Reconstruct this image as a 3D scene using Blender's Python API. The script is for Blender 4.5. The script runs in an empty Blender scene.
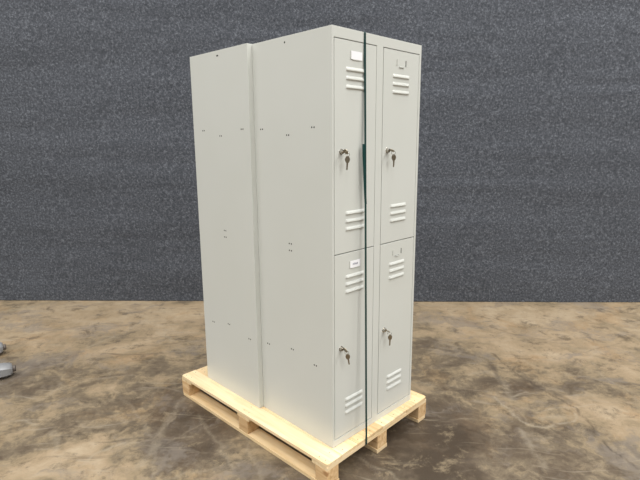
import bpy, bmesh, math, random
from mathutils import Vector, Matrix
random.seed(7)
C = bpy.context.scene.collection
PI = math.pi

# ------------------------------------------------------------------ helpers
def lin(c):
    return tuple(((v/255)/12.92 if v/255 <= .04045 else ((v/255+.055)/1.055)**2.4) for v in c) + (1,)

class NT:
    """tiny node helper"""
    def __init__(s, name, rough=.5, metal=0.0, spec=.5):
        s.m = bpy.data.materials.new(name); s.m.use_nodes = True
        s.t = s.m.node_tree; s.N = s.t.nodes; s.b = s.N['Principled BSDF']
        s.b.inputs['Roughness'].default_value = rough
        s.b.inputs['Metallic'].default_value = metal
        s.b.inputs['Specular IOR Level'].default_value = spec
        s.geo = None
    def new(s, typ, **kw):
        n = s.N.new(typ)
        for k, v in kw.items(): setattr(n, k, v)
        return n
    def L(s, a, b): s.t.links.new(a, b)
    def put(s, sock, v):
        if hasattr(v, 'is_output'): s.L(v, sock)
        else: sock.default_value = v
    def math(s, op, a, b=None, c=None, clamp=False):
        n = s.new('ShaderNodeMath', operation=op, use_clamp=clamp)
        s.put(n.inputs[0], a)
        if b is not None: s.put(n.inputs[1], b)
        if c is not None: s.put(n.inputs[2], c)
        return n.outputs[0]
    def vmath(s, op, a, b=None):
        n = s.new('ShaderNodeVectorMath', operation=op)
        s.put(n.inputs[0], a)
        if b is not None: s.put(n.inputs[1], b)
        return n.outputs['Value'] if op in ('LENGTH', 'DOT_PRODUCT') else n.outputs[0]
    def coord(s, obj=True):
        return s.new('ShaderNodeTexCoord').outputs['Object']
    def pos(s):
        if not s.geo: s.geo = s.new('ShaderNodeNewGeometry')
        return s.geo.outputs['Position']
    def mapping(s, v, scale=(1,1,1), rot=(0,0,0), loc=(0,0,0)):
        n = s.new('ShaderNodeMapping')
        s.put(n.inputs['Vector'], v)
        n.inputs['Scale'].default_value = scale; n.inputs['Rotation'].default_value = rot
        n.inputs['Location'].default_value = loc
        return n.outputs[0]
    def noise(s, v, scale, detail=3, rough=.5, dist=0, out='Fac'):
        n = s.new('ShaderNodeTexNoise')
        s.put(n.inputs['Vector'], v); n.inputs['Scale'].default_value = scale
        n.inputs['Detail'].default_value = detail; n.inputs['Roughness'].default_value = rough
        n.inputs['Distortion'].default_value = dist
        return n.outputs[out]
    def ramp(s, f, pts):
        n = s.new('ShaderNodeValToRGB'); s.put(n.inputs[0], f)
        e = n.color_ramp.elements
        while len(e) < len(pts): e.new(.5)
        for k, (p, c) in enumerate(pts):
            e[k].position = p
            e[k].color = c if len(c) == 4 else lin(c)
        return n.outputs[0]
    def smooth(s, v, a, b, lo=0, hi=1):
        n = s.new('ShaderNodeMapRange', interpolation_type='SMOOTHSTEP')
        s.put(n.inputs[0], v)
        for k, x in enumerate((a, b, lo, hi)): n.inputs[k+1].default_value = x
        return n.outputs[0]
    def mix(s, f, a, b, mode='MIX'):
        n = s.new('ShaderNodeMix', data_type='RGBA', blend_type=mode)
        s.put(n.inputs[0], f); s.put(n.inputs[6], a); s.put(n.inputs[7], b)
        return n.outputs[2]
    def color(s, v): s.put(s.b.inputs['Base Color'], v)
    def bump(s, h, strength=.3, dist=.001):
        n = s.new('ShaderNodeBump'); s.put(n.inputs['Height'], h)
        n.inputs['Strength'].default_value = strength; n.inputs['Distance'].default_value = dist
        s.L(n.outputs[0], s.b.inputs['Normal'])

def mesh_obj(name, bm, mats, parent=None, bevel=0, seg=2, smooth=False, matrix=None):
    bmesh.ops.recalc_face_normals(bm, faces=bm.faces[:])
    me = bpy.data.meshes.new(name); bm.to_mesh(me); bm.free()
    for m in (mats if isinstance(mats, (list, tuple)) else [mats]): me.materials.append(m)
    o = bpy.data.objects.new(name, me); C.objects.link(o)
    if parent: o.parent = parent
    if matrix is not None: o.matrix_local = matrix
    if smooth or bevel:
        for p in me.polygons: p.use_smooth = True
    if bevel:
        b = o.modifiers.new('bevel', 'BEVEL'); b.width = bevel; b.segments = seg
        b.limit_method = 'ANGLE'; b.angle_limit = math.radians(40); b.harden_normals = True
    return o
def empty(name, label, cat, matrix=None, loc=None, group=None):
    o = bpy.data.objects.new(name, None); C.objects.link(o); o.empty_display_size = .1
    if matrix is not None: o.matrix_world = matrix
    if loc is not None: o.location = loc
    o['label'] = label; o['category'] = cat
    if group: o['group'] = group
    return o
def box(bm, x0, x1, y0, y1, z0, z1, mi=0):
    vs = [bm.verts.new((x, y, z)) for x in (x0, x1) for y in (y0, y1) for z in (z0, z1)]
    for f in ((0,1,3,2), (4,6,7,5), (0,4,5,1), (2,3,7,6), (0,2,6,4), (1,5,7,3)):
        bm.faces.new([vs[i] for i in f]).material_index = mi
def prism(bm, pts, axis, a, b, mi=0):
    """polygon pts (2d) extruded between a and b along axis"""
    def P(p, t):
        return {'x': (t, p[0], p[1]), 'y': (p[0], t, p[1]), 'z': (p[0], p[1], t)}[axis]
    A = [bm.verts.new(P(p, a)) for p in pts]; B = [bm.verts.new(P(p, b)) for p in pts]
    bm.faces.new(A).material_index = mi; bm.faces.new(B[::-1]).material_index = mi
    for i in range(len(pts)):
        j = (i+1) % len(pts)
        bm.faces.new((A[i], A[j], B[j], B[i])).material_index = mi
def cyl(bm, p0, p1, r0, r1=None, n=20, mi=0):
    r1 = r0 if r1 is None else r1
    p0, p1 = Vector(p0), Vector(p1); d = (p1-p0).normalized()
    u = d.orthogonal().normalized(); w = d.cross(u)
    A = [bm.verts.new(p0+(u*math.cos(2*PI*k/n)+w*math.sin(2*PI*k/n))*r0) for k in range(n)]
    B = [bm.verts.new(p1+(u*math.cos(2*PI*k/n)+w*math.sin(2*PI*k/n))*r1) for k in range(n)]
    bm.faces.new(A).material_index = mi; bm.faces.new(B).material_index = mi
    for k in range(n):
        bm.faces.new((A[k], A[(k+1)%n], B[(k+1)%n], B[k])).material_index = mi
def torus(bm, c, normal, R, r, n=28, m=8):
    c = Vector(c); d = Vector(normal).normalized(); u = d.orthogonal().normalized(); w = d.cross(u)
    rings = []
    for i in range(n):
        a = 2*PI*i/n; e = u*math.cos(a)+w*math.sin(a)
        rings.append([bm.verts.new(c+e*(R+r*math.cos(2*PI*j/m))+d*r*math.sin(2*PI*j/m)) for j in range(m)])
    for i in range(n):
        for j in range(m):
            bm.faces.new((rings[i][j], rings[(i+1)%n][j], rings[(i+1)%n][(j+1)%m], rings[i][(j+1)%m]))

# ------------------------------------------------------------------ measured layout
Q = dict(h=1.49485, pitch=0.20104, roll=-0.0074, f=484.086, px=0.02443, py=1.85159, phi=0.80078,
         Wp=0.79216, Hp=0.12655, u0=0.06014, v0=0.10118, W=0.60245, D1=0.50589, v1=0.08459, D2=0.49323,
         H=1.80329, qF=-0.02521, qR=-0.01462)
# pallet frame: local x = v (across the front, to the right), local y = u (into depth), z up
c_, s_ = math.cos(Q['phi']), math.sin(Q['phi'])
PM = Matrix(((c_, -s_, 0, Q['px']), (s_, c_, 0, Q['py']), (0, 0, 1, 0), (0, 0, 0, 1)))
def locker_matrix(u, v, q, z):
    return PM @ Matrix.Translation((v, u, z)) @ Matrix.Rotation(q, 4, 'Z')
Z0 = Q['Hp']
FM = locker_matrix(Q['u0'], Q['v0'], Q['qF'], Z0+.0006) @ Matrix.Rotation(-0.0022, 4, 'X') @ Matrix.Rotation(0.0016, 4, 'Y')
W, H, D1, D2 = Q['W'], Q['H'], Q['D1'], Q['D2']

# ------------------------------------------------------------------ materials
def painted_steel():
    t = NT('grey_powder_coated_steel', rough=.36, spec=.5)
    v = t.coord()
    n = t.noise(v, 2.2, 2, .5)
    t.color(t.ramp(n, [(.3, (203, 205, 199)), (.7, (206, 208, 203))]))
    t.bump(t.noise(v, 900, 2, .5), .05, .0004)
    return t.m
M_PAINT = painted_steel()
def plain(name, rgb, rough=.5, metal=0, spec=.5):
    t = NT(name, rough, metal, spec); t.color(lin(rgb))
    n = t.noise(t.coord(), 60, 2)
    t.L(t.ramp(n, [(.3, tuple(max(0, x-4) for x in rgb)), (.7, rgb)]), t.b.inputs['Base Color'])
    return t.m
M_DARK = plain('dark_hole', (22, 22, 22), .8)
M_GAP_SHADE = plain('inner_steel_gap_shade', (62, 61, 57), .6)  # recess behind the doors coloured dark, painting the shade in the gaps
M_CHROME = plain('worn_chrome', (190, 186, 178), .22, 1)
M_BRASS = plain('nickel_key_metal', (150, 140, 122), .36, 1)
M_CARD = plain('white_card', (246, 246, 250), .6)
M_INK = plain('grey_ink', (120, 122, 140), .7)
M_NAIL = plain('nail_steel', (92, 84, 72), .5, .6)
M_CAST = plain('cast_grey_metal', (150, 151, 153), .45, .3)
M_CAP = plain('grey_brown_rubber', (92, 84, 78), .6)

def strap_mat():
    t = NT('teal_polyester_strap', .3)
    v = t.coord()
    w = t.noise(t.mapping(v, (1, 1, .02)), 700, 2)
    t.color(t.ramp(w, [(.3, (10, 42, 41)), (.7, (18, 64, 60))]))
    return t.m
M_STRAP = strap_mat()

def wood(name, axis, block=0):
    """pine, grain running along the given local axis"""
    t = NT(name, .62, 0, .3)
    info = t.new('ShaderNodeObjectInfo')
    off = t.vmath('SCALE', info.outputs['Random']) if False else None
    comb = t.new('ShaderNodeCombineXYZ')
    r = t.math('MULTIPLY', info.outputs['Random'], 37.0)
    for k in range(3): t.L(r, comb.inputs[k])
    v = t.vmath('ADD', t.coord(), comb.outputs[0])
    sc = {'x': (.08, 1, 1), 'y': (1, .08, 1), 'z': (1, 1, .08)}[axis]
    mv = t.mapping(v, sc)
    g = t.noise(mv, 45, 4, .6, .6)
    g2 = t.noise(mv, 9, 2, .5, 1.2)
    base = t.ramp(g, [(.28, (222, 196, 154)), (.5, (238, 217, 180)), (.72, (244, 227, 196))])
    if block: base = t.ramp(g, [(.30, (184, 146, 104)), (.45, (216, 184, 142)), (.7, (234, 208, 170))])
    base = t.mix(t.smooth(g2, .5, .72, 0, .4), base, lin((228, 194, 146)))
    # knots: sparse cells
    vor = t.new('ShaderNodeTexVoronoi', feature='F1')
    ks = {'x': (.45, 1, 1), 'y': (1, .45, 1), 'z': (1, 1, .45)}[axis]
    t.L(t.mapping(v, ks), vor.inputs['Vector']); vor.inputs['Scale'].default_value = 7
    k = t.smooth(vor.outputs['Distance'], .035, .10, 1, 0)
    sepc = t.new('ShaderNodeSeparateColor'); t.L(vor.outputs['Color'], sepc.inputs[0])
    k = t.math('MULTIPLY', k, t.math('GREATER_THAN', sepc.outputs[0], .55))
    base = t.mix(t.math('MULTIPLY', k, .7), base, lin((160, 112, 66)))
    tint = t.ramp(info.outputs['Random'], [(0, (226, 214, 196)), (.5, (255, 252, 246)), (1, (244, 232, 212))])
    t.color(t.mix(1.0, base, tint, 'MULTIPLY'))
    t.bump(g, .35, .0008)
    return t.m
M_WX, M_WY, M_WZ = wood('pine_across', 'x'), wood('pine_along', 'y'), wood('pine_block', 'y', 1)

def felt():
    t = NT('grey_heather_felt', .95, 0, .1)
    p = t.pos()
    a = t.noise(p, 55, 3, .75)
    b = t.noise(p, 190, 2, .7)
    c = t.noise(t.mapping(p, (.5, .5, 1.5)), 2.0, 3, .6)
    s = t.math('ADD', t.math('MULTIPLY', a, .62), t.math('MULTIPLY', b, .38))
    col = t.ramp(s, [(.33, (48, 51, 57)), (.47, (71, 74, 80)), (.53, (81, 84, 91)), (.67, (122, 126, 133))])
    m = t.smooth(c, .3, .7, .94, 1.04)
    cc = t.new('ShaderNodeCombineColor')
    for k in range(3): t.L(m, cc.inputs[k])
    t.color(t.mix(1.0, col, cc.outputs[0], 'MULTIPLY'))
    # soft wrinkles and pile
    wr = t.noise(t.mapping(p, (.25, .25, 2.2)), 1.6, 2, .5)
    hsum = t.math('ADD', t.math('MULTIPLY', wr, 14), t.math('MULTIPLY', a, 1.2))
    t.bump(hsum, .5, .004)
    t.b.inputs['Sheen Weight'].default_value = .15
    return t.m

# pixel -> floor point, used only once here to place stains, tone patches and scratches on the floor
def G(px, py, z=0.0):
    r = Q['roll']; a = px-320; b = py-240
    xi = a*math.cos(r)+b*math.sin(r); yi = -a*math.sin(r)+b*math.cos(r)
    X = xi/Q['f']; up = -yi/Q['f']; cp, sp = math.cos(Q['pitch']), math.sin(Q['pitch'])
    d = Vector((X, cp+up*sp, -sp+up*cp)); t = (z-Q['h'])/d.z
    return Vector((0, 0, Q['h'])) + d*t

def catmull(P, n=5):
    out = []
    for i in range(len(P)-1):
        p0 = P[max(i-1, 0)]; p1 = P[i]; p2 = P[i+1]; p3 = P[min(i+2, len(P)-1)]
        for k in range(n):
            t = k/n
            out.append(tuple(.5*((2*b)+(c-a)*t+(2*a-5*b+4*c-d)*t*t+(-a+3*b-3*c+d)*t**3) for a, b, c, d in zip(p0, p1, p2, p3)))
    out.append(tuple(P[-1])); return out

def concrete():
    t = NT('stained_polished_concrete', .42, 0, .45)
    p = t.pos()
    flat = t.vmath('MULTIPLY', p, (1, 1, 0))
    def warped(scale, amount, detail=4):
        wv = t.vmath('SCALE', t.vmath('SUBTRACT', t.noise(flat, scale, detail, .68, 0, 'Color'), (.5, .5, .5)))
        wv.node.inputs['Scale'].default_value = amount
        return t.vmath('ADD', flat, wv)
    wp = warped(2.6, .7)
    # worn patina patches: tan against taupe, with ragged edges
    n1 = t.noise(flat, 1.9, 10, .70, .5)
    n2 = t.noise(t.mapping(wp, (1, 1.6, 1), (0, 0, .5)), 4.2, 8, .74, .3)
    f = t.math('ADD', t.math('MULTIPLY', n1, .5), t.math('MULTIPLY', n2, .5))
    at = t.new('ShaderNodeAttribute', attribute_name='wear_and_tone')      # r = stain and tone shift, g = pale mark, b = dark mark
    sp_ = t.new('ShaderNodeSeparateColor'); t.L(at.outputs['Color'], sp_.inputs[0])
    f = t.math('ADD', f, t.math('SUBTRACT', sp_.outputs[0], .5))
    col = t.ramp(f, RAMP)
    # grey film over part of the slab
    gm = t.noise(t.mapping(wp, (.8, 1.4, 1), (0, 0, .3), (3, 1, 0)), 1.7, 8, .7, .4)
    col = t.mix(t.smooth(gm, .50, .62, 0, .6), col, lin((116, 108, 100)))
    wm_ = t.noise(t.vmath('ADD', flat, (2, 9, 0)), 2.3, 9, .72, .4)
    col = t.mix(t.smooth(wm_, .52, .64, 0, .28), col, t.mix(1.0, col, lin((255, 226, 186)), 'MULTIPLY'))
    # dark brown blotches, fine and ragged
    db = t.noise(flat, 5.5, 9, .78, .4)
    col = t.mix(t.smooth(db, .52, .64, 0, .6), col, lin((70, 60, 49)))
    lt = t.noise(t.vmath('ADD', flat, (7, 3, 0)), 6.5, 9, .78, .4)
    col = t.mix(t.smooth(lt, .53, .66, 0, .55), col, lin((146, 131, 107)))
    # directional scuffs in three directions, pale and dark
    for (ang, sc, lo, hi, k, cc, off) in ((.35, (.5, 7, 1), .60, .72, .5, (150, 140, 123), 0), (-.9, (.6, 9, 1), .62, .74, .45, (154, 143, 126), 5),
                                          (1.35, (.6, 8, 1), .62, .74, .4, (148, 136, 118), 9), (.15, (.5, 6, 1), .60, .72, .5, (76, 67, 58), 13), (-.5, (.6, 7, 1), .62, .74, .4, (78, 69, 60), 17)):
        n = t.noise(t.mapping(warped(1.2, .35, 2), sc, (0, 0, ang), (off, off*.7, 0)), 2.4, 4, .66, .2)
        col = t.mix(t.smooth(n, lo, hi, 0, k), col, lin(cc))
    # pits
    col = t.mix(t.smooth(t.noise(flat, 30, 4, .75), .62, .72, 0, .45), col, lin((66, 58, 49)))
    fade = t.smooth(t.noise(flat, 16, 4, .75), .34, .58, .25, 1)
    col = t.mix(t.math('MULTIPLY', sp_.outputs[1], fade), col, lin((156, 145, 126)))
    col = t.mix(t.math('MULTIPLY', sp_.outputs[2], fade), col, lin((62, 52, 43)))
    t.color(col)
    t.put(t.b.inputs['Roughness'], t.smooth(n2, .3, .7, .36, .52))
    t.bump(n1, .15, .004)
    return t.m
RAMP = [(.30, (66, 56, 45)), (.43, (91, 79, 65)), (.49, (108, 96, 79)), (.53, (130, 115, 92)), (.61, (148, 130, 105)), (.75, (166, 150, 126))]
STAINS_AND_TONES = [(60, 450, .32, .20, .17), (15, 470, .2, .1, .06), (150, 385, .35, .12, .05), (200, 430, .30, .30, -.16), (130, 440, .12, .2, -.04), (110, 350, .5, .25, .02),
          (290, 475, .25, .2, -.12), (60, 318, 1.8, .75, .14), (560, 318, 2.0, .7, .13), (300, 306, 1.5, .4, .14), (560, 350, .7, .3, .06), (445, 445, .28, .35, -.145), (430, 400, .2, .2, -.03), (500, 470, .2, .2, -.06),  # besides stains: broad lighter patches along the wall, darker ones by the pallet
          (610, 430, .28, .35, .10), (600, 370, .5, .3, .06), (530, 390, .30, .22, -.09), (500, 440, .25, .2, -.05), (395, 455, .35, .3, -.13), (20, 395, .3, .2, .03), (465, 360, .4, .25, .0)]
# marks worn into the slab: (pixels they were seen at, half width m, strength, 0 pale / 1 dark)
MARKS = [([(490, 352), (520, 376), (548, 392), (578, 410), (600, 438), (622, 456), (640, 470)], .011, .8, 1),
         ([(588, 430), (600, 440), (604, 450)], .02, .5, 1), ([(540, 388), (560, 394), (575, 404)], .03, .4, 1),
         ([(496, 398), (508, 412), (522, 423), (540, 427), (560, 425), (574, 420), (577, 414)], .012, .8, 0),
         ([(510, 398), (520, 394), (528, 394)], .012, .6, 0), ([(540, 420), (572, 416)], .03, .35, 0),
         ([(85, 462), (98, 452), (125, 444)], .012, .6, 0), ([(120, 448), (150, 440), (190, 436)], .012, .35, 0),
         ([(142, 466), (165, 425), (184, 398)], .035, .4, 0), ([(150, 440), (160, 432), (172, 420), (178, 402)], .014, .5, 0),
         ([(0, 424), (12, 421), (28, 421), (36, 425)], .016, .7, 0), ([(52, 432), (58, 442), (55, 450)], .028, .5, 0),
         ([(468, 375), (490, 372), (504, 384), (512, 400)], .03, .45, 0), ([(520, 430), (530, 446), (545, 470)], .024, .45, 0),
         ([(420, 346), (445, 350), (478, 356), (492, 366), (502, 384)], .022, .6, 1), ([(420, 338), (450, 345), (470, 349)], .02, .3, 0),
         ([(88, 348), (110, 338), (128, 330), (150, 318)], .018, .4, 0), ([(158, 332), (172, 340)], .03, .4, 0), ([(162, 336), (168, 331)], .02, .5, 0),
         ([(0, 312), (20, 309), (38, 306)], .06, .5, 0), ([(135, 346), (160, 345), (185, 341)], .02, .4, 1),
         ([(0, 350), (60, 330), (120, 322)], .03, .25, 1), ([(40, 400), (70, 385), (130, 374)], .016, .3, 0),
         ([(560, 345), (600, 352), (640, 350)], .03, .25, 0), ([(500, 330), (530, 338), (560, 340)], .03, .35, 1),
         ([(590, 347), (597, 347)], .02, .7, 0),
         ([(240, 430), (250, 445), (262, 478)], .016, .35, 0),
         ([(200, 415), (215, 440), (235, 470)], .016, .3, 0), ([(150, 405), (170, 398), (186, 396)], .02, .35, 1)]
def build_floor():
    import numpy as np
    rng = np.random.default_rng(3)
    X = np.arange(-3.4, 3.5, .010); Y = np.arange(1.15, 4.8, .009)
    gx, gy = np.meshgrid(X, Y, indexing='ij')
    def vnoise(x, y, f, seed):
        T = np.random.default_rng(seed).random((256, 256))
        x = x*f+1000; y = y*f+1000; xi = np.floor(x).astype(int); yi = np.floor(y).astype(int)
        fx = x-xi; fy = y-yi; fx = fx*fx*(3-2*fx); fy = fy*fy*(3-2*fy)
        q = lambda i, j: T[(xi+i) % 256, (yi+j) % 256]
        return (q(0,0)*(1-fx)+q(1,0)*fx)*(1-fy)+(q(0,1)*(1-fx)+q(1,1)*fx)*fy-.5
    def fbm(f, seed, o=4): return sum(vnoise(gx, gy, f*2**k, seed+k)*.62**k for k in range(o))
    wx, wy = gx+.32*fbm(3.0, 10), gy+.32*fbm(3.0, 30)
    st = np.zeros_like(gx)
    for (qx, qy, rx, ry, amt) in STAINS_AND_TONES:
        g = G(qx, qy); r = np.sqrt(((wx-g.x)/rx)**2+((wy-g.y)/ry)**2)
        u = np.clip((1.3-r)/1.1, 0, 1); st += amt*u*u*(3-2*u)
    sx, sy = gx+.030*fbm(8, 50, 3), gy+.030*fbm(8, 70, 3)
    mk = [np.zeros_like(gx), np.zeros_like(gx)]
    for pts, w, k, kind in MARKS:
        P = [G(*q) for q in catmull(pts, 6 if len(pts) > 2 else 1)]
        dm = np.full_like(gx, 9.)
        for A_, B_ in zip(P[:-1], P[1:]):
            bx, by = B_.x-A_.x, B_.y-A_.y; L2 = bx*bx+by*by+1e-9
            h = np.clip(((sx-A_.x)*bx+(sy-A_.y)*by)/L2, 0, 1)
            dm = np.minimum(dm, np.hypot(sx-A_.x-h*bx, sy-A_.y-h*by))
        u = np.clip(1.15-dm/(w*.8), 0, 1); mk[kind] = np.maximum(mk[kind], k*.8*u)
    # many faint random scuffs, curved like tyre and pallet drag marks
    for i in range(70):
        cx, cy = rng.uniform(-3.2, 3.2), rng.uniform(1.3, 4.4); R = rng.uniform(.4, 3.0); a0 = rng.uniform(0, 2*PI); da = rng.uniform(.25, .9)/R
        ox, oy = cx-R*math.cos(a0), cy-R*math.sin(a0)
        rr = np.hypot(sx-ox, sy-oy); an = np.abs((np.arctan2(sy-oy, sx-ox)-a0+PI) % (2*PI)-PI)
        w = rng.uniform(.006, .012)
        u = np.clip(1.1-np.abs(rr-R)/w, 0, 1)*np.clip((da-an)/(da*.4), 0, 1)*rng.uniform(.10, .38)
        kind = int(rng.random() < .35); mk[kind] = np.maximum(mk[kind], u)
    nx, ny = gx.shape
    co = np.stack([gx, gy, np.zeros_like(gx)], -1).reshape(-1, 3)
    idx = np.arange(nx*ny).reshape(nx, ny)
    fc = np.stack([idx[:-1, :-1], idx[1:, :-1], idx[1:, 1:], idx[:-1, 1:]], -1).reshape(-1, 4)
    # big surrounding slab faces plus underside
    x0, x1, y0, y1 = X[0], X[-1], Y[0], Y[-1]; xx = [-9, x0, x1, 9]; yy = [-6, y0, y1, 9]
    ev = [(x, y, 0) for x in xx for y in yy]+[(x, y, -.12) for x in (-9, 9) for y in (-6, 9)]; n0 = nx*ny
    ef = [[n0+i*4+j, n0+(i+1)*4+j, n0+(i+1)*4+j+1, n0+i*4+j+1] for i in range(3) for j in range(3) if (i, j) != (1, 1)]
    b_ = n0+16; ef += [[b_, b_+1, b_+3, b_+2], [n0, b_, b_+2, n0+12], [n0+3, n0+15, b_+3, b_+1], [n0, n0+3, b_+1, b_], [n0+12, b_+2, b_+3, n0+15]]
    co = np.concatenate([co, np.array(ev, float)]); fc = np.concatenate([fc, np.array(ef)])
    me = bpy.data.meshes.new('floor'); me.vertices.add(len(co)); me.vertices.foreach_set('co', co.ravel())
    me.loops.add(fc.size); me.loops.foreach_set('vertex_index', fc.ravel().astype(np.int32))
    me.polygons.add(len(fc)); me.polygons.foreach_set('loop_start', np.arange(0, fc.size, 4, dtype=np.int32))
    me.update(calc_edges=True)
    col = np.zeros((len(co), 4), np.float32); col[:, 0] = .5; col[:, 3] = 1
    # fade to neutral at the border of the detailed area
    e = np.minimum(np.minimum(gx-x0, x1-gx), np.minimum(gy-y0, y1-gy)); e = np.clip(e/.15, 0, 1)
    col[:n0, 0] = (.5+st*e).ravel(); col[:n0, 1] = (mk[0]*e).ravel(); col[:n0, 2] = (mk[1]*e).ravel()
    at = me.color_attributes.new('wear_and_tone', 'FLOAT_COLOR', 'POINT'); at.data.foreach_set('color', col.ravel())
    me.materials.append(M_FLOOR)
    o = bpy.data.objects.new('floor', me); C.objects.link(o); o['kind'] = 'structure'; return o

# ------------------------------------------------------------------ the setting
M_FLOOR = concrete(); M_FELT = felt()
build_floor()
A = Vector((-3.118, 4.5026, 0)); B = Vector((2.981, 4.3045, 0)); d = (B-A).normalized(); n = Vector((-d.y, d.x, 0))
wm = Matrix(((d.x, n.x, 0, A.x), (d.y, n.y, 0, A.y), (0, 0, 1, 0), (0, 0, 0, 1)))
bm = bmesh.new(); box(bm, -5, 11.5, 0, .08, 0, 3.6)
wall = mesh_obj('wall_back', bm, M_FELT, bevel=.006, matrix=wm); wall['kind'] = 'structure'

# ------------------------------------------------------------------ pallet
pal = empty('wooden_pallet', 'raw pine pallet on the concrete floor under the two grey locker cabinets', 'pallet', matrix=PM)
L, WP, HP = 1.2, Q['Wp'], Q['Hp']
TB, TC, TD = .018, .017, .017      # bottom board, cross board, deck board thickness
zb = TB; zc = HP-TC-TD; zd = HP-TD
blk = .075
rows = [(0, blk), (WP/2-blk/2-.001, WP/2+blk/2-.001), (WP-blk, WP)]
cols = [(0, blk), (L/2-blk/2, L/2+blk/2), (L-blk, L)]
seams = [0, .0965, .2075, .3045, .3985, .5020, .6000, .6880, WP]
def nails(bm, x0, x1, ys, z):
    for y0 in ys:
        for fx in (.24, .74):
            for dy in ((-.018, .02) if fx < .5 else (.012,)):
                x = x0+(x1-x0)*fx+random.uniform(-.006, .006); y = y0+dy+random.uniform(-.006, .006)
                cyl(bm, (x, y, z-.002), (x, y, z+.0006), .0028, n=10, mi=1)
for i in range(8):
    a, b = seams[i]+(.0007 if i else 0), seams[i+1]-(.0007 if i < 7 else 0)
    j0 = 0 if i in (0, 7) else random.uniform(0, .003); j1 = L-(0 if i in (0, 7) else random.uniform(0, .004))
    bm = bmesh.new()
    ch = .010
    pts = [(a, j0), (b, j0), (b, j1), (a, j1)]
    if i == 0: pts = [(a, j0+ch), (a+ch*.35, j0+ch*.3), (a+ch, j0), (b, j0), (b, j1), (a+ch, j1), (a, j1-ch)]
    if i == 7: pts = [(a, j0), (b-ch*1.4, j0), (b-ch*.4, j0+ch*.4), (b, j0+ch*1.4), (b, j1-ch), (b-ch, j1), (a, j1)]
    dz = random.uniform(0, .0006)
    prism(bm, pts, 'z', zd, HP-.0006)
    nails(bm, a, b, (.045, L/2, L-.045), HP-.0006)
    mesh_obj('deck_board', bm, [M_WY, M_NAIL], pal, bevel=.0015)
for (a, b) in ((0.001, .098), (L/2-.049, L/2+.049), (L-.098, L-.001)):
    bm = bmesh.new(); box(bm, .0015, WP-.0015, a, b, zc, zd); mesh_obj('cross_board', bm, M_WX, pal, bevel=.0012)
for (a, b) in rows:
    bm = bmesh.new()
    w = .008
    a2, b2 = (a, b+.003) if a == 0 else ((a-.003, b) if b == WP else (a-.003, b+.003))
    pts = [(a2+w*(a == 0), 0), (b2-w*(b == WP), 0), (b2, w*(b == WP)), (b2, L-w), (b2-w, L), (a2+w, L), (a2, L-w), (a2, w*(a == 0))]
    pp = []
    for q in pts:
        if not pp or (abs(pp[-1][0]-q[0])+abs(pp[-1][1]-q[1])) > 1e-6: pp.append(q)
    prism(bm, pp, 'z', 0, zb); mesh_obj('bottom_board', bm, M_WY, pal, bevel=.0012)
    for (c, e) in cols:
        bm = bmesh.new(); box(bm, a+.001, b-.001, c+.001, e-.001, zb, zc); mesh_obj('block', bm, M_WZ, pal, bevel=.0015)

# ------------------------------------------------------------------ lockers
ZD0, ZDM, ZD1 = .0325, .8970, 1.7625
DB = [(.0110, .2735), (.3175, .5850)]
def holes(bm, pts, W_, top):
    """pairs of small punched holes in the side panel at x=0"""
    for (y, z) in pts:
        for dy in (-.007, .007):
            cyl(bm, (.001, y+dy, z), (-.00025, y+dy, z), .0041, n=12, mi=1)
    for dy in (-.004, .004) if top[2] else (0,):
        cyl(bm, (.001, top[0]+dy, top[1]), (-.00025, top[0]+dy, top[1]), .0045, n=12, mi=1)
def make_body(parent, depth, front, holepts, top):
    """box cabinet; front=0: doors face -y, front=1: doors face +y"""
    bm = bmesh.new()
    xs = [0, DB[0][0], DB[0][1], DB[1][0], DB[1][1]+.0025, W]; zs = [0, ZD0, ZD1, H]
    yf = 0 if not front else depth; yb = depth-yf; yr = .028 if not front else depth-.028
    V = {}
    def v(x, y, z):
        k = (round(x, 5), round(y, 5), round(z, 5))
        if k not in V: V[k] = bm.verts.new((x, y, z))
        return V[k]
    for i in range(5):
        for j in range(3):
            x0, x1, z0, z1 = xs[i], xs[i+1], zs[j], zs[j+1]
            q = [(x0, z0), (x1, z0), (x1, z1), (x0, z1)]
            if i in (1, 3) and j == 1:
                bm.faces.new([v(x, yr, z) for x, z in q]).material_index = 2
                for k in range(4):
                    (xa, za), (xb, zb_) = q[k], q[(k+1) % 4]
                    bm.faces.new((v(xa, yf, za), v(xb, yf, zb_), v(xb, yr, zb_), v(xa, yr, za)))
            else: bm.faces.new([v(x, yf, z) for x, z in q])
            bm.faces.new([v(x, yb, z) for x, z in q])
    for i in range(5):
        for z in (0, H): bm.faces.new((v(xs[i], 0, z), v(xs[i+1], 0, z), v(xs[i+1], depth, z), v(xs[i], depth, z)))
    for j in range(3):
        for x in (0, W): bm.faces.new((v(x, 0, zs[j]), v(x, 0, zs[j+1]), v(x, depth, zs[j+1]), v(x, depth, zs[j])))
    holes(bm, holepts, W, top)
    return mesh_obj('body', bm, [M_PAINT, M_DARK, M_GAP_SHADE], parent, bevel=.0028, seg=3)

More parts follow.
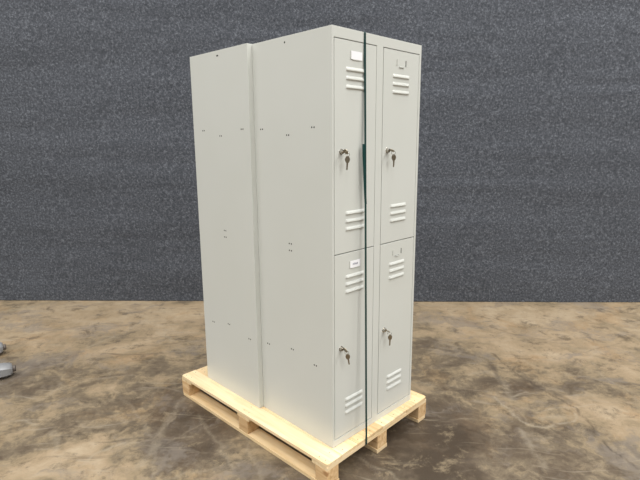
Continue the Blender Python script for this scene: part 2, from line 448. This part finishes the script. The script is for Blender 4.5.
def louver_bm(w, h=.017, out=.006):
    """a pressed hood: long slit with a sloping roof and rounded tapering ends, opening at the bottom"""
    bm = bmesh.new(); nx, nz = 26, 10; g = []
    for i in range(nx+1):
        x = -w/2+w*i/nx
        e = min(1, (w/2-abs(x))/.011); e = max(0, e); e = math.sqrt(1-(1-e)**2)
        col = []
        for j in range(nz+1):
            s = j/nz                      # 0 bottom lip, 1 top
            prof = math.sin(min(1, s/.22)*PI/2) if s < .22 else math.cos((s-.22)/.78*PI/2)**.85
            col.append(bm.verts.new((x, -out*e*prof - (.0 if s in (0, 1) or e == 0 else .0), -h/2+h*s)))
        g.append(col)
    for i in range(nx):
        for j in range(nz): bm.faces.new((g[i][j], g[i+1][j], g[i+1][j+1], g[i][j+1]))
    return bm
def make_louver(parent, x, z, w, y):
    return mesh_obj('louver', louver_bm(w), M_PAINT, parent, smooth=True, matrix=Matrix.Translation((x, y, z)))

def make_door(parent, col, upper, detail=True, depth=0, card=None):
    x0, x1 = DB[col]; g = .0016
    z0, z1 = (ZDM+.0016, ZD1-.003) if upper else (ZD0+.0034, ZDM-.0022)
    bm = bmesh.new()
    y0, y1 = (.0006, .0186) if detail else (depth-.0186, depth-.0006)
    box(bm, x0+(.0042 if col else .0032), x1-.0012+(.0025 if col else 0), y0, y1, z0, z1)
    d = mesh_obj('door', bm, M_PAINT, parent, bevel=.0014, seg=2)
    d['label'] = ('upper ' if upper else 'lower ')+('right ' if col else 'left ')+'locker door'
    if not detail:
        del d['label']; return d
    xc = (x0+x1)/2+(.0005 if col == 0 else -.0015); yf = y0-.00005
    zs = (1.651, 1.617, 1.583, 1.069, 1.035, 1.001) if upper else (.789, .756, .7225, .2075, .1765, .1435)
    for z in zs: make_louver(d, xc, z, .122, yf)
    # card holder: thin pressed tabs left, right and bottom
    zc_ = 1.7065 if upper else .8405
    xh = xc+(.000 if col == 0 else .0)
    bm = bmesh.new()
    hw, hh = .0335, .0155
    if card:
        # sheet frame around card
        for sx in (-1, 1):
            a, b = sorted((xh+sx*hw, xh+sx*(hw+.0030)))
            box(bm, a, b, yf-.0030, yf, zc_-hh, zc_+hh)
        box(bm, xh-hw*.7, xh+hw*.7, yf-.0030, yf, zc_-hh-.0030, zc_-hh)
    else:
        for sx in (-1, 1):
            a, b = sorted((xh+sx*hw, xh+sx*(hw+.0022)))
            prism(bm, [(a, yf), (b, yf), (b+(0 if sx > 0 else .0), yf-.0042), (a-(.0 if sx > 0 else 0), yf-.0042)], 'z', zc_-.010, zc_+hh)
            # dark slot beside the tab, the punched opening
            a2, b2 = sorted((xh+sx*(hw-.0002), xh+sx*(hw-.0030)))
            box(bm, a2, b2, yf-.0003, yf, zc_-.010, zc_+hh, 1)
        box(bm, xh-.018, xh+.018, yf-.0042, yf, zc_-hh-.0022, zc_-hh)
        box(bm, xh-.018, xh+.018, yf-.0003, yf, zc_-hh, zc_-hh+.0014, 1)
    mesh_obj('card_holder', bm, [M_PAINT, M_DARK], d)
    if card:
        bm = bmesh.new(); nx = 8
        # card slightly bowed outwards, corners flared past the tabs
        ys = [yf-.0014-.0022*math.cos((i/nx-.5)*PI)-.0018*(abs(i/nx-.5)*2)**4 for i in range(nx+1)]
        X = [xh-.0330+.066*i/nx for i in range(nx+1)]
        F = [[bm.verts.new((X[i], ys[i]-t, zc_+s)) for s in (-.0158, .0158)] for i in range(nx+1) for t in (0,)]
        Bk = [[bm.verts.new((X[i], ys[i]+.0005, zc_+s)) for s in (-.0158, .0158)] for i in range(nx+1)]
        for i in range(nx):
            bm.faces.new((F[i][0], F[i+1][0], F[i+1][1], F[i][1])); bm.faces.new((Bk[i][0], Bk[i][1], Bk[i+1][1], Bk[i+1][0]))
            bm.faces.new((F[i][0], Bk[i][0], Bk[i+1][0], F[i+1][0])); bm.faces.new((F[i][1], F[i+1][1], Bk[i+1][1], Bk[i][1]))
        bm.faces.new((F[0][0], F[0][1], Bk[0][1], Bk[0][0])); bm.faces.new((F[-1][0], Bk[-1][0], Bk[-1][1], F[-1][1]))
        # faint printed word: the small upright strokes seen on the card
        if card == 'printed':
            x = -.0165
            for k in range(4):
                for (a, b, c, e) in ((0, .0016, -.0042, .0042), (.0046, .0062, -.0042, .0042), (.0016, .0046, .0026, .0042) if k % 2 else (.0016, .0046, -.0008, .0008)):
                    yy = yf-.0014-.0022*math.cos(((x+a)/.066)*PI)-.0004
                    box(bm, xh+x+a, xh+x+b, yy-.0002, yy+.0003, zc_+c, zc_+e, 1)
                x += .0088
        nc = mesh_obj('name_card', bm, [M_CARD, M_INK], d)
        nc['label'] = 'white paper name card' + (' with a faint grey printed word' if card == 'printed' else '')
    # lock: round rosette with barrel
    lx = .0530 if col == 0 else .3580; lz = 1.3255 if upper else .4680
    bm = bmesh.new()
    cyl(bm, (lx, yf, lz), (lx, yf-.002, lz), .0125, .0120, 28)
    cyl(bm, (lx, yf-.002, lz), (lx, yf-.011, lz), .0098, .0090, 28)
    cyl(bm, (lx, yf-.011, lz), (lx, yf-.0125, lz), .0062, .0055, 20)
    lk = mesh_obj('lock', bm, M_CHROME, d, bevel=.0006)
    lk['label'] = 'chrome cylinder lock'
    return d

def key_head(bm, M_, along=.024, wide=.022, th=.0022, shaft=.030):
    """key in local xz-plane: bow at origin downwards, shaft along -z"""
    n = 22; out = []; 
    for k in range(n):
        a = 2*PI*k/n
        r = 1+.10*math.cos(2*a)**2
        out.append((wide/2*math.cos(a)*r, -along/2+along/2*math.sin(a)))
    A = [bm.verts.new(M_ @ Vector((x, -th/2, z))) for x, z in out]
    B_ = [bm.verts.new(M_ @ Vector((x, th/2, z))) for x, z in out]
    bm.faces.new(A); bm.faces.new(B_[::-1])
    for k in range(n): bm.faces.new((A[k], A[(k+1)%n], B_[(k+1)%n], B_[k]))
    sh = [(-.0035, -along+.002), (.0035, -along+.002), (.0035, -along-shaft*.25), (.0024, -along-shaft*.4), (.0034, -along-shaft*.5),
          (.0020, -along-shaft*.65), (.0032, -along-shaft*.8), (0, -along-shaft), (-.0035, -along-shaft*.92)]
    A = [bm.verts.new(M_ @ Vector((x, -th/2, z))) for x, z in sh]
    B_ = [bm.verts.new(M_ @ Vector((x, th/2, z))) for x, z in sh]
    bm.faces.new(A); bm.faces.new(B_[::-1])
    for k in range(len(sh)): bm.faces.new((A[k], A[(k+1)%len(sh)], B_[(k+1)%len(sh)], B_[k]))

def make_keys(lx, lz, label, tilt, swing, offx, twist):
    """one key in the lock pointing outwards, a split ring, a spare key hanging from it"""
    root = empty('key_pair', label, 'keys', matrix=FM @ Matrix.Translation((lx, -.0119, lz)), group='keys hanging in the locker locks')
    bm = bmesh.new()
    # inserted key: bow standing out of the barrel, turned about the lock axis by twist
    M1 = Matrix.Rotation(twist, 4, 'Y') @ Matrix.Translation((0, -.0265, 0)) @ Matrix.Rotation(PI/2, 4, 'X')
    key_head(bm, M1, .0235, .024, .0022, .006)
    k1 = mesh_obj('inserted_key', bm, M_BRASS, root, bevel=.0004)
    hole = Vector((.0, -.019, -.003))
    ringc = hole+Vector((offx*.35, -.002, -.007))
    bm = bmesh.new(); torus(bm, ringc, (1, .35, 0), .0095, .0009); mesh_obj('key_ring', bm, M_CHROME, root, smooth=True)
    bm = bmesh.new()
    M2 = Matrix.Translation(ringc+Vector((offx*.65, 0, -.006))) @ Matrix.Rotation(swing, 4, 'Y') @ Matrix.Rotation(tilt, 4, 'Z')
    key_head(bm, M2, .030, .019, .0024, .028)
    k2 = mesh_obj('spare_key', bm, M_BRASS, root, bevel=.0004)
    return root

front = empty('locker_cabinet', 'front light grey four-door steel locker, its keyed doors facing the camera', 'locker', matrix=FM, group='grey lockers on the pallet')
make_body(front, D1, 0, [(.110, 1.425), (.270, 1.396), (.453, 1.425), (.267, .912), (.267, .880), (.110, .3685), (.267, .398), (.450, .3705)], (.278, 1.779, 0))
make_door(front, 0, True, card='plain'); make_door(front, 1, True)
make_door(front, 0, False, card='printed'); make_door(front, 1, False)
for lx, lz, lab, sw, off, tw in ((.0530, 1.3255, 'nickel keys in the lock of the upper left locker door', .06, .003, .9),
                        (.3580, 1.3255, 'nickel keys in the lock of the upper right locker door', -.02, .005, .5),
                        (.0530, .4680, 'nickel keys in the lock of the lower left locker door', -.25, .005, 1.1),
                        (.3580, .4680, 'nickel keys in the lock of the lower right locker door', .0, .007, .7)):
    make_keys(lx, lz, lab, -.6, sw, off, tw)

RM = locker_matrix(Q['u0']+D1*math.cos(Q['qF'])+.0015, Q['v1']+.002, Q['qR'], Z0+.0006) @ Matrix.Rotation(-0.0016, 4, 'X') @ Matrix.Rotation(0.0016, 4, 'Y')
rear = empty('locker_cabinet', 'rear light grey steel locker set back to back and slightly offset behind the front one', 'locker', matrix=RM, group='grey lockers on the pallet')
make_body(rear, D2, 1, [(.061, 1.427), (.243, 1.398), (.398, 1.427), (.2425, .916), (.2425, .8815), (.064, .367), (.247, .3995), (.400, .373)], (.240, 1.779, 1))
for c in (0, 1):
    for up in (True, False): make_door(rear, c, up, detail=False, depth=D2)

# ------------------------------------------------------------------ strap round everything
def ribbon(bm, pts, w, th, wdir):
    rings = []
    for i, p in enumerate(pts):
        a = pts[max(i-1, 0)]; b = pts[min(i+1, len(pts)-1)]
        tn = (b-a).normalized(); wd = wdir[i] if isinstance(wdir, list) else wdir
        wd = (wd-tn*wd.dot(tn)).normalized(); nn = tn.cross(wd)
        rings.append([bm.verts.new(p+wd*sx*w/2+nn*sy*th/2) for sx, sy in ((-1, -1), (1, -1), (1, 1), (-1, 1))])
    for r0, r1 in zip(rings[:-1], rings[1:]):
        for k in range(4): bm.faces.new((r0[k], r0[(k+1)%4], r1[(k+1)%4], r1[k]))
    bm.faces.new(rings[0]); bm.faces.new(rings[-1][::-1])
PMi = PM.inverted()
def inP(M_, x, y, z): return PMi @ (M_ @ Vector((x, y, z)))
top_f = inP(FM, .1935, 0, H); e = .0008
vb = .2665
P0 = Vector((vb, -.0008, HP-.001))
Pt = top_f+Vector((0, -.0012, -.002))
pts = [Vector((vb+.001, .30, zc-.0016)), Vector((vb, .004, zc-.0016)), Vector((vb, -.0002, zc-.0012)), Vector((vb, -.0014, zc+.001)), P0+Vector((0, -.0006, 0))]
N = 14
for k in range(1, N+1): pts.append(P0.lerp(Pt, k/N))
pts += [top_f+Vector((0, .0006, .0012)), top_f+Vector((0, .004, .0016))]
rb = inP(RM, .20, D2, H); rf = inP(RM, .20, 0, H)
ff = inP(FM, .197, D1, H)
pts += [Vector((.294, ff.y-.01, ff.z+.0018)), Vector((.294, rf.y+.02, max(rf.z, ff.z)+.0022)), Vector((.290, rb.y-.002, rb.z+.0018)), Vector((.290, rb.y+.0018, rb.z-.001)),
        Vector((.268, L+.0012, HP)), Vector((.268, L+.0012, zc)), Vector((.268, L-.004, zc-.0016)), Vector((.268, L-.12, zc-.0016)), Vector((.2675, .30, zc-.0016))]
st = empty('strapping_band', 'dark teal strap pulled tight over the lockers and under the pallet deck', 'strap', matrix=PM)
bm = bmesh.new(); ribbon(bm, pts, .0125, .001, Vector((1, 0, 0)))
mesh_obj('band', bm, M_STRAP, st)
# loose tail peeling off the taut band
def band_at(z):
    f = (z-P0.z)/(Pt.z-P0.z); return P0.lerp(Pt, f)
tp = []; wd = []
zt, zl = Z0+1.356, Z0+1.10
for k in range(15):
    s = k/14; z = zl+(zt-zl)*s; p = band_at(z)
    q = s**.8
    tp.append(p+Vector((-.0165*min(1, q*1.15), -.0012-.004*math.sin(s*PI*.5), 0))); wd.append(Vector((1, -.35*s, 0)))
bm = bmesh.new(); ribbon(bm, tp, .0145, .0009, wd)
lt = mesh_obj('loose_tail', bm, M_STRAP, st); lt['label'] = 'short loose end of the teal strap'

# ------------------------------------------------------------------ metal feet poking in at the left edge
tip1 = Vector((-2.018, 2.96, 0)); tip2 = Vector((-2.298, 3.30, 0)); ang = math.radians(32)
fd = Vector((math.cos(ang), math.sin(ang), 0)); fs = Vector((-fd.y, fd.x, 0))
hub = tip1-fd*.62
base = empty('metal_floor_stand', 'grey cast metal stand feet poking in at the left edge of the floor', 'stand', loc=hub)
def foot(tip):
    bm = bmesh.new(); secs = []
    for (t_, hw, zlo, zhi) in ((-.62, .066, .016, .100), (-.3, .060, .016, .094), (-.06, .053, .016, .086), (-.025, .048, .018, .080), (-.012, .036, .024, .070)):
        c = tip-hub+fd*t_
        prof = [(-hw, zlo+.008), (-hw*.8, zlo), (hw*.8, zlo), (hw, zlo+.008), (hw, zhi-.014), (hw*.62, zhi), (-hw*.62, zhi), (-hw, zhi-.014)]
        secs.append([bm.verts.new(c+fs*x+Vector((0, 0, z))) for x, z in prof])
    for a, b in zip(secs[:-1], secs[1:]):
        for k in range(8): bm.faces.new((a[k], a[(k+1)%8], b[(k+1)%8], b[k]))
    bm.faces.new(secs[0]); bm.faces.new(secs[-1])
    for t_ in (-.05, -.55):
        c = tip-hub+fd*t_
        cyl(bm, c, c+Vector((0, 0, .016)), .016, n=20)
    f = mesh_obj('foot', bm, M_CAST, base, bevel=.002)
    bm = bmesh.new(); c = tip-hub+Vector((0, 0, .045))
    cyl(bm, c-fd*.014, c+fd*.003, .021, n=20); cyl(bm, c+fd*.003, c+fd*.007, .021, .016, n=20)
    cp = mesh_obj('end_cap', bm, M_CAP, f, bevel=.001); cp['label'] = 'brown grey end plug'
foot(tip1); foot(tip2)
bm = bmesh.new()
a = tip1-fd*.56-hub; b = tip2-fd*.56-hub
cyl(bm, a+Vector((0, 0, .12)), b+Vector((0, 0, .12)), .022, n=24)
mesh_obj('cross_bar', bm, M_CAST, base, smooth=False)

# ------------------------------------------------------------------ light: rows of ceiling strip lamps in a bright hall
def area(loc, size, power, rot=(0, 0, 0), color=(1, .985, .95)):
    l = bpy.data.lights.new('ceiling_strip', 'AREA'); l.shape = 'RECTANGLE'; l.size, l.size_y = size
    l.energy = power; l.color = color
    o = bpy.data.objects.new('ceiling_strip', l); C.objects.link(o); o.location = loc; o.rotation_euler = rot
    return o
for x, e in ((-4.5, (220, 220, 190)), (0.3, (50, 70, 220)), (5.0, (300, 310, 240))):
    for y, p_ in zip((-5.0, -1.4, 2.4), e):
        area((x, y, 7.0), (.6, 2.6), p_)
# the rest of the bright hall: pale roof above, dimmer walls all round
w = bpy.data.worlds.new('hall'); bpy.context.scene.world = w; w.use_nodes = True
N_ = w.node_tree.nodes; Lk = w.node_tree.links
tc = N_.new('ShaderNodeTexCoord'); sx = N_.new('ShaderNodeSeparateXYZ'); Lk.new(tc.outputs['Generated'], sx.inputs[0])
cr = N_.new('ShaderNodeValToRGB'); Lk.new(sx.outputs['Z'], cr.inputs[0])
cr.color_ramp.elements[0].position = 0; cr.color_ramp.elements[0].color = (.13, .13, .127, 1)
cr.color_ramp.elements[1].position = .55; cr.color_ramp.elements[1].color = (.80, .80, .79, 1)
bg = N_['Background']; Lk.new(cr.outputs[0], bg.inputs[0]); bg.inputs[1].default_value = .9

# ------------------------------------------------------------------ camera
cam = bpy.data.cameras.new('camera'); co = bpy.data.objects.new('camera', cam); C.objects.link(co)
co.matrix_world = Matrix.Translation((0, 0, Q['h'])) @ Matrix.Rotation(PI/2-Q['pitch'], 4, 'X') @ Matrix.Rotation(Q['roll'], 4, 'Z')
cam.sensor_width = 36; cam.lens = 36*Q['f']/640; cam.clip_start = .05
sc = bpy.context.scene; sc.camera = co
sc.view_settings.view_transform = 'Standard'; sc.view_settings.look = 'None'
sc.view_settings.gamma = 1; sc.view_settings.exposure = .06; sc.view_settings.use_curve_mapping = False
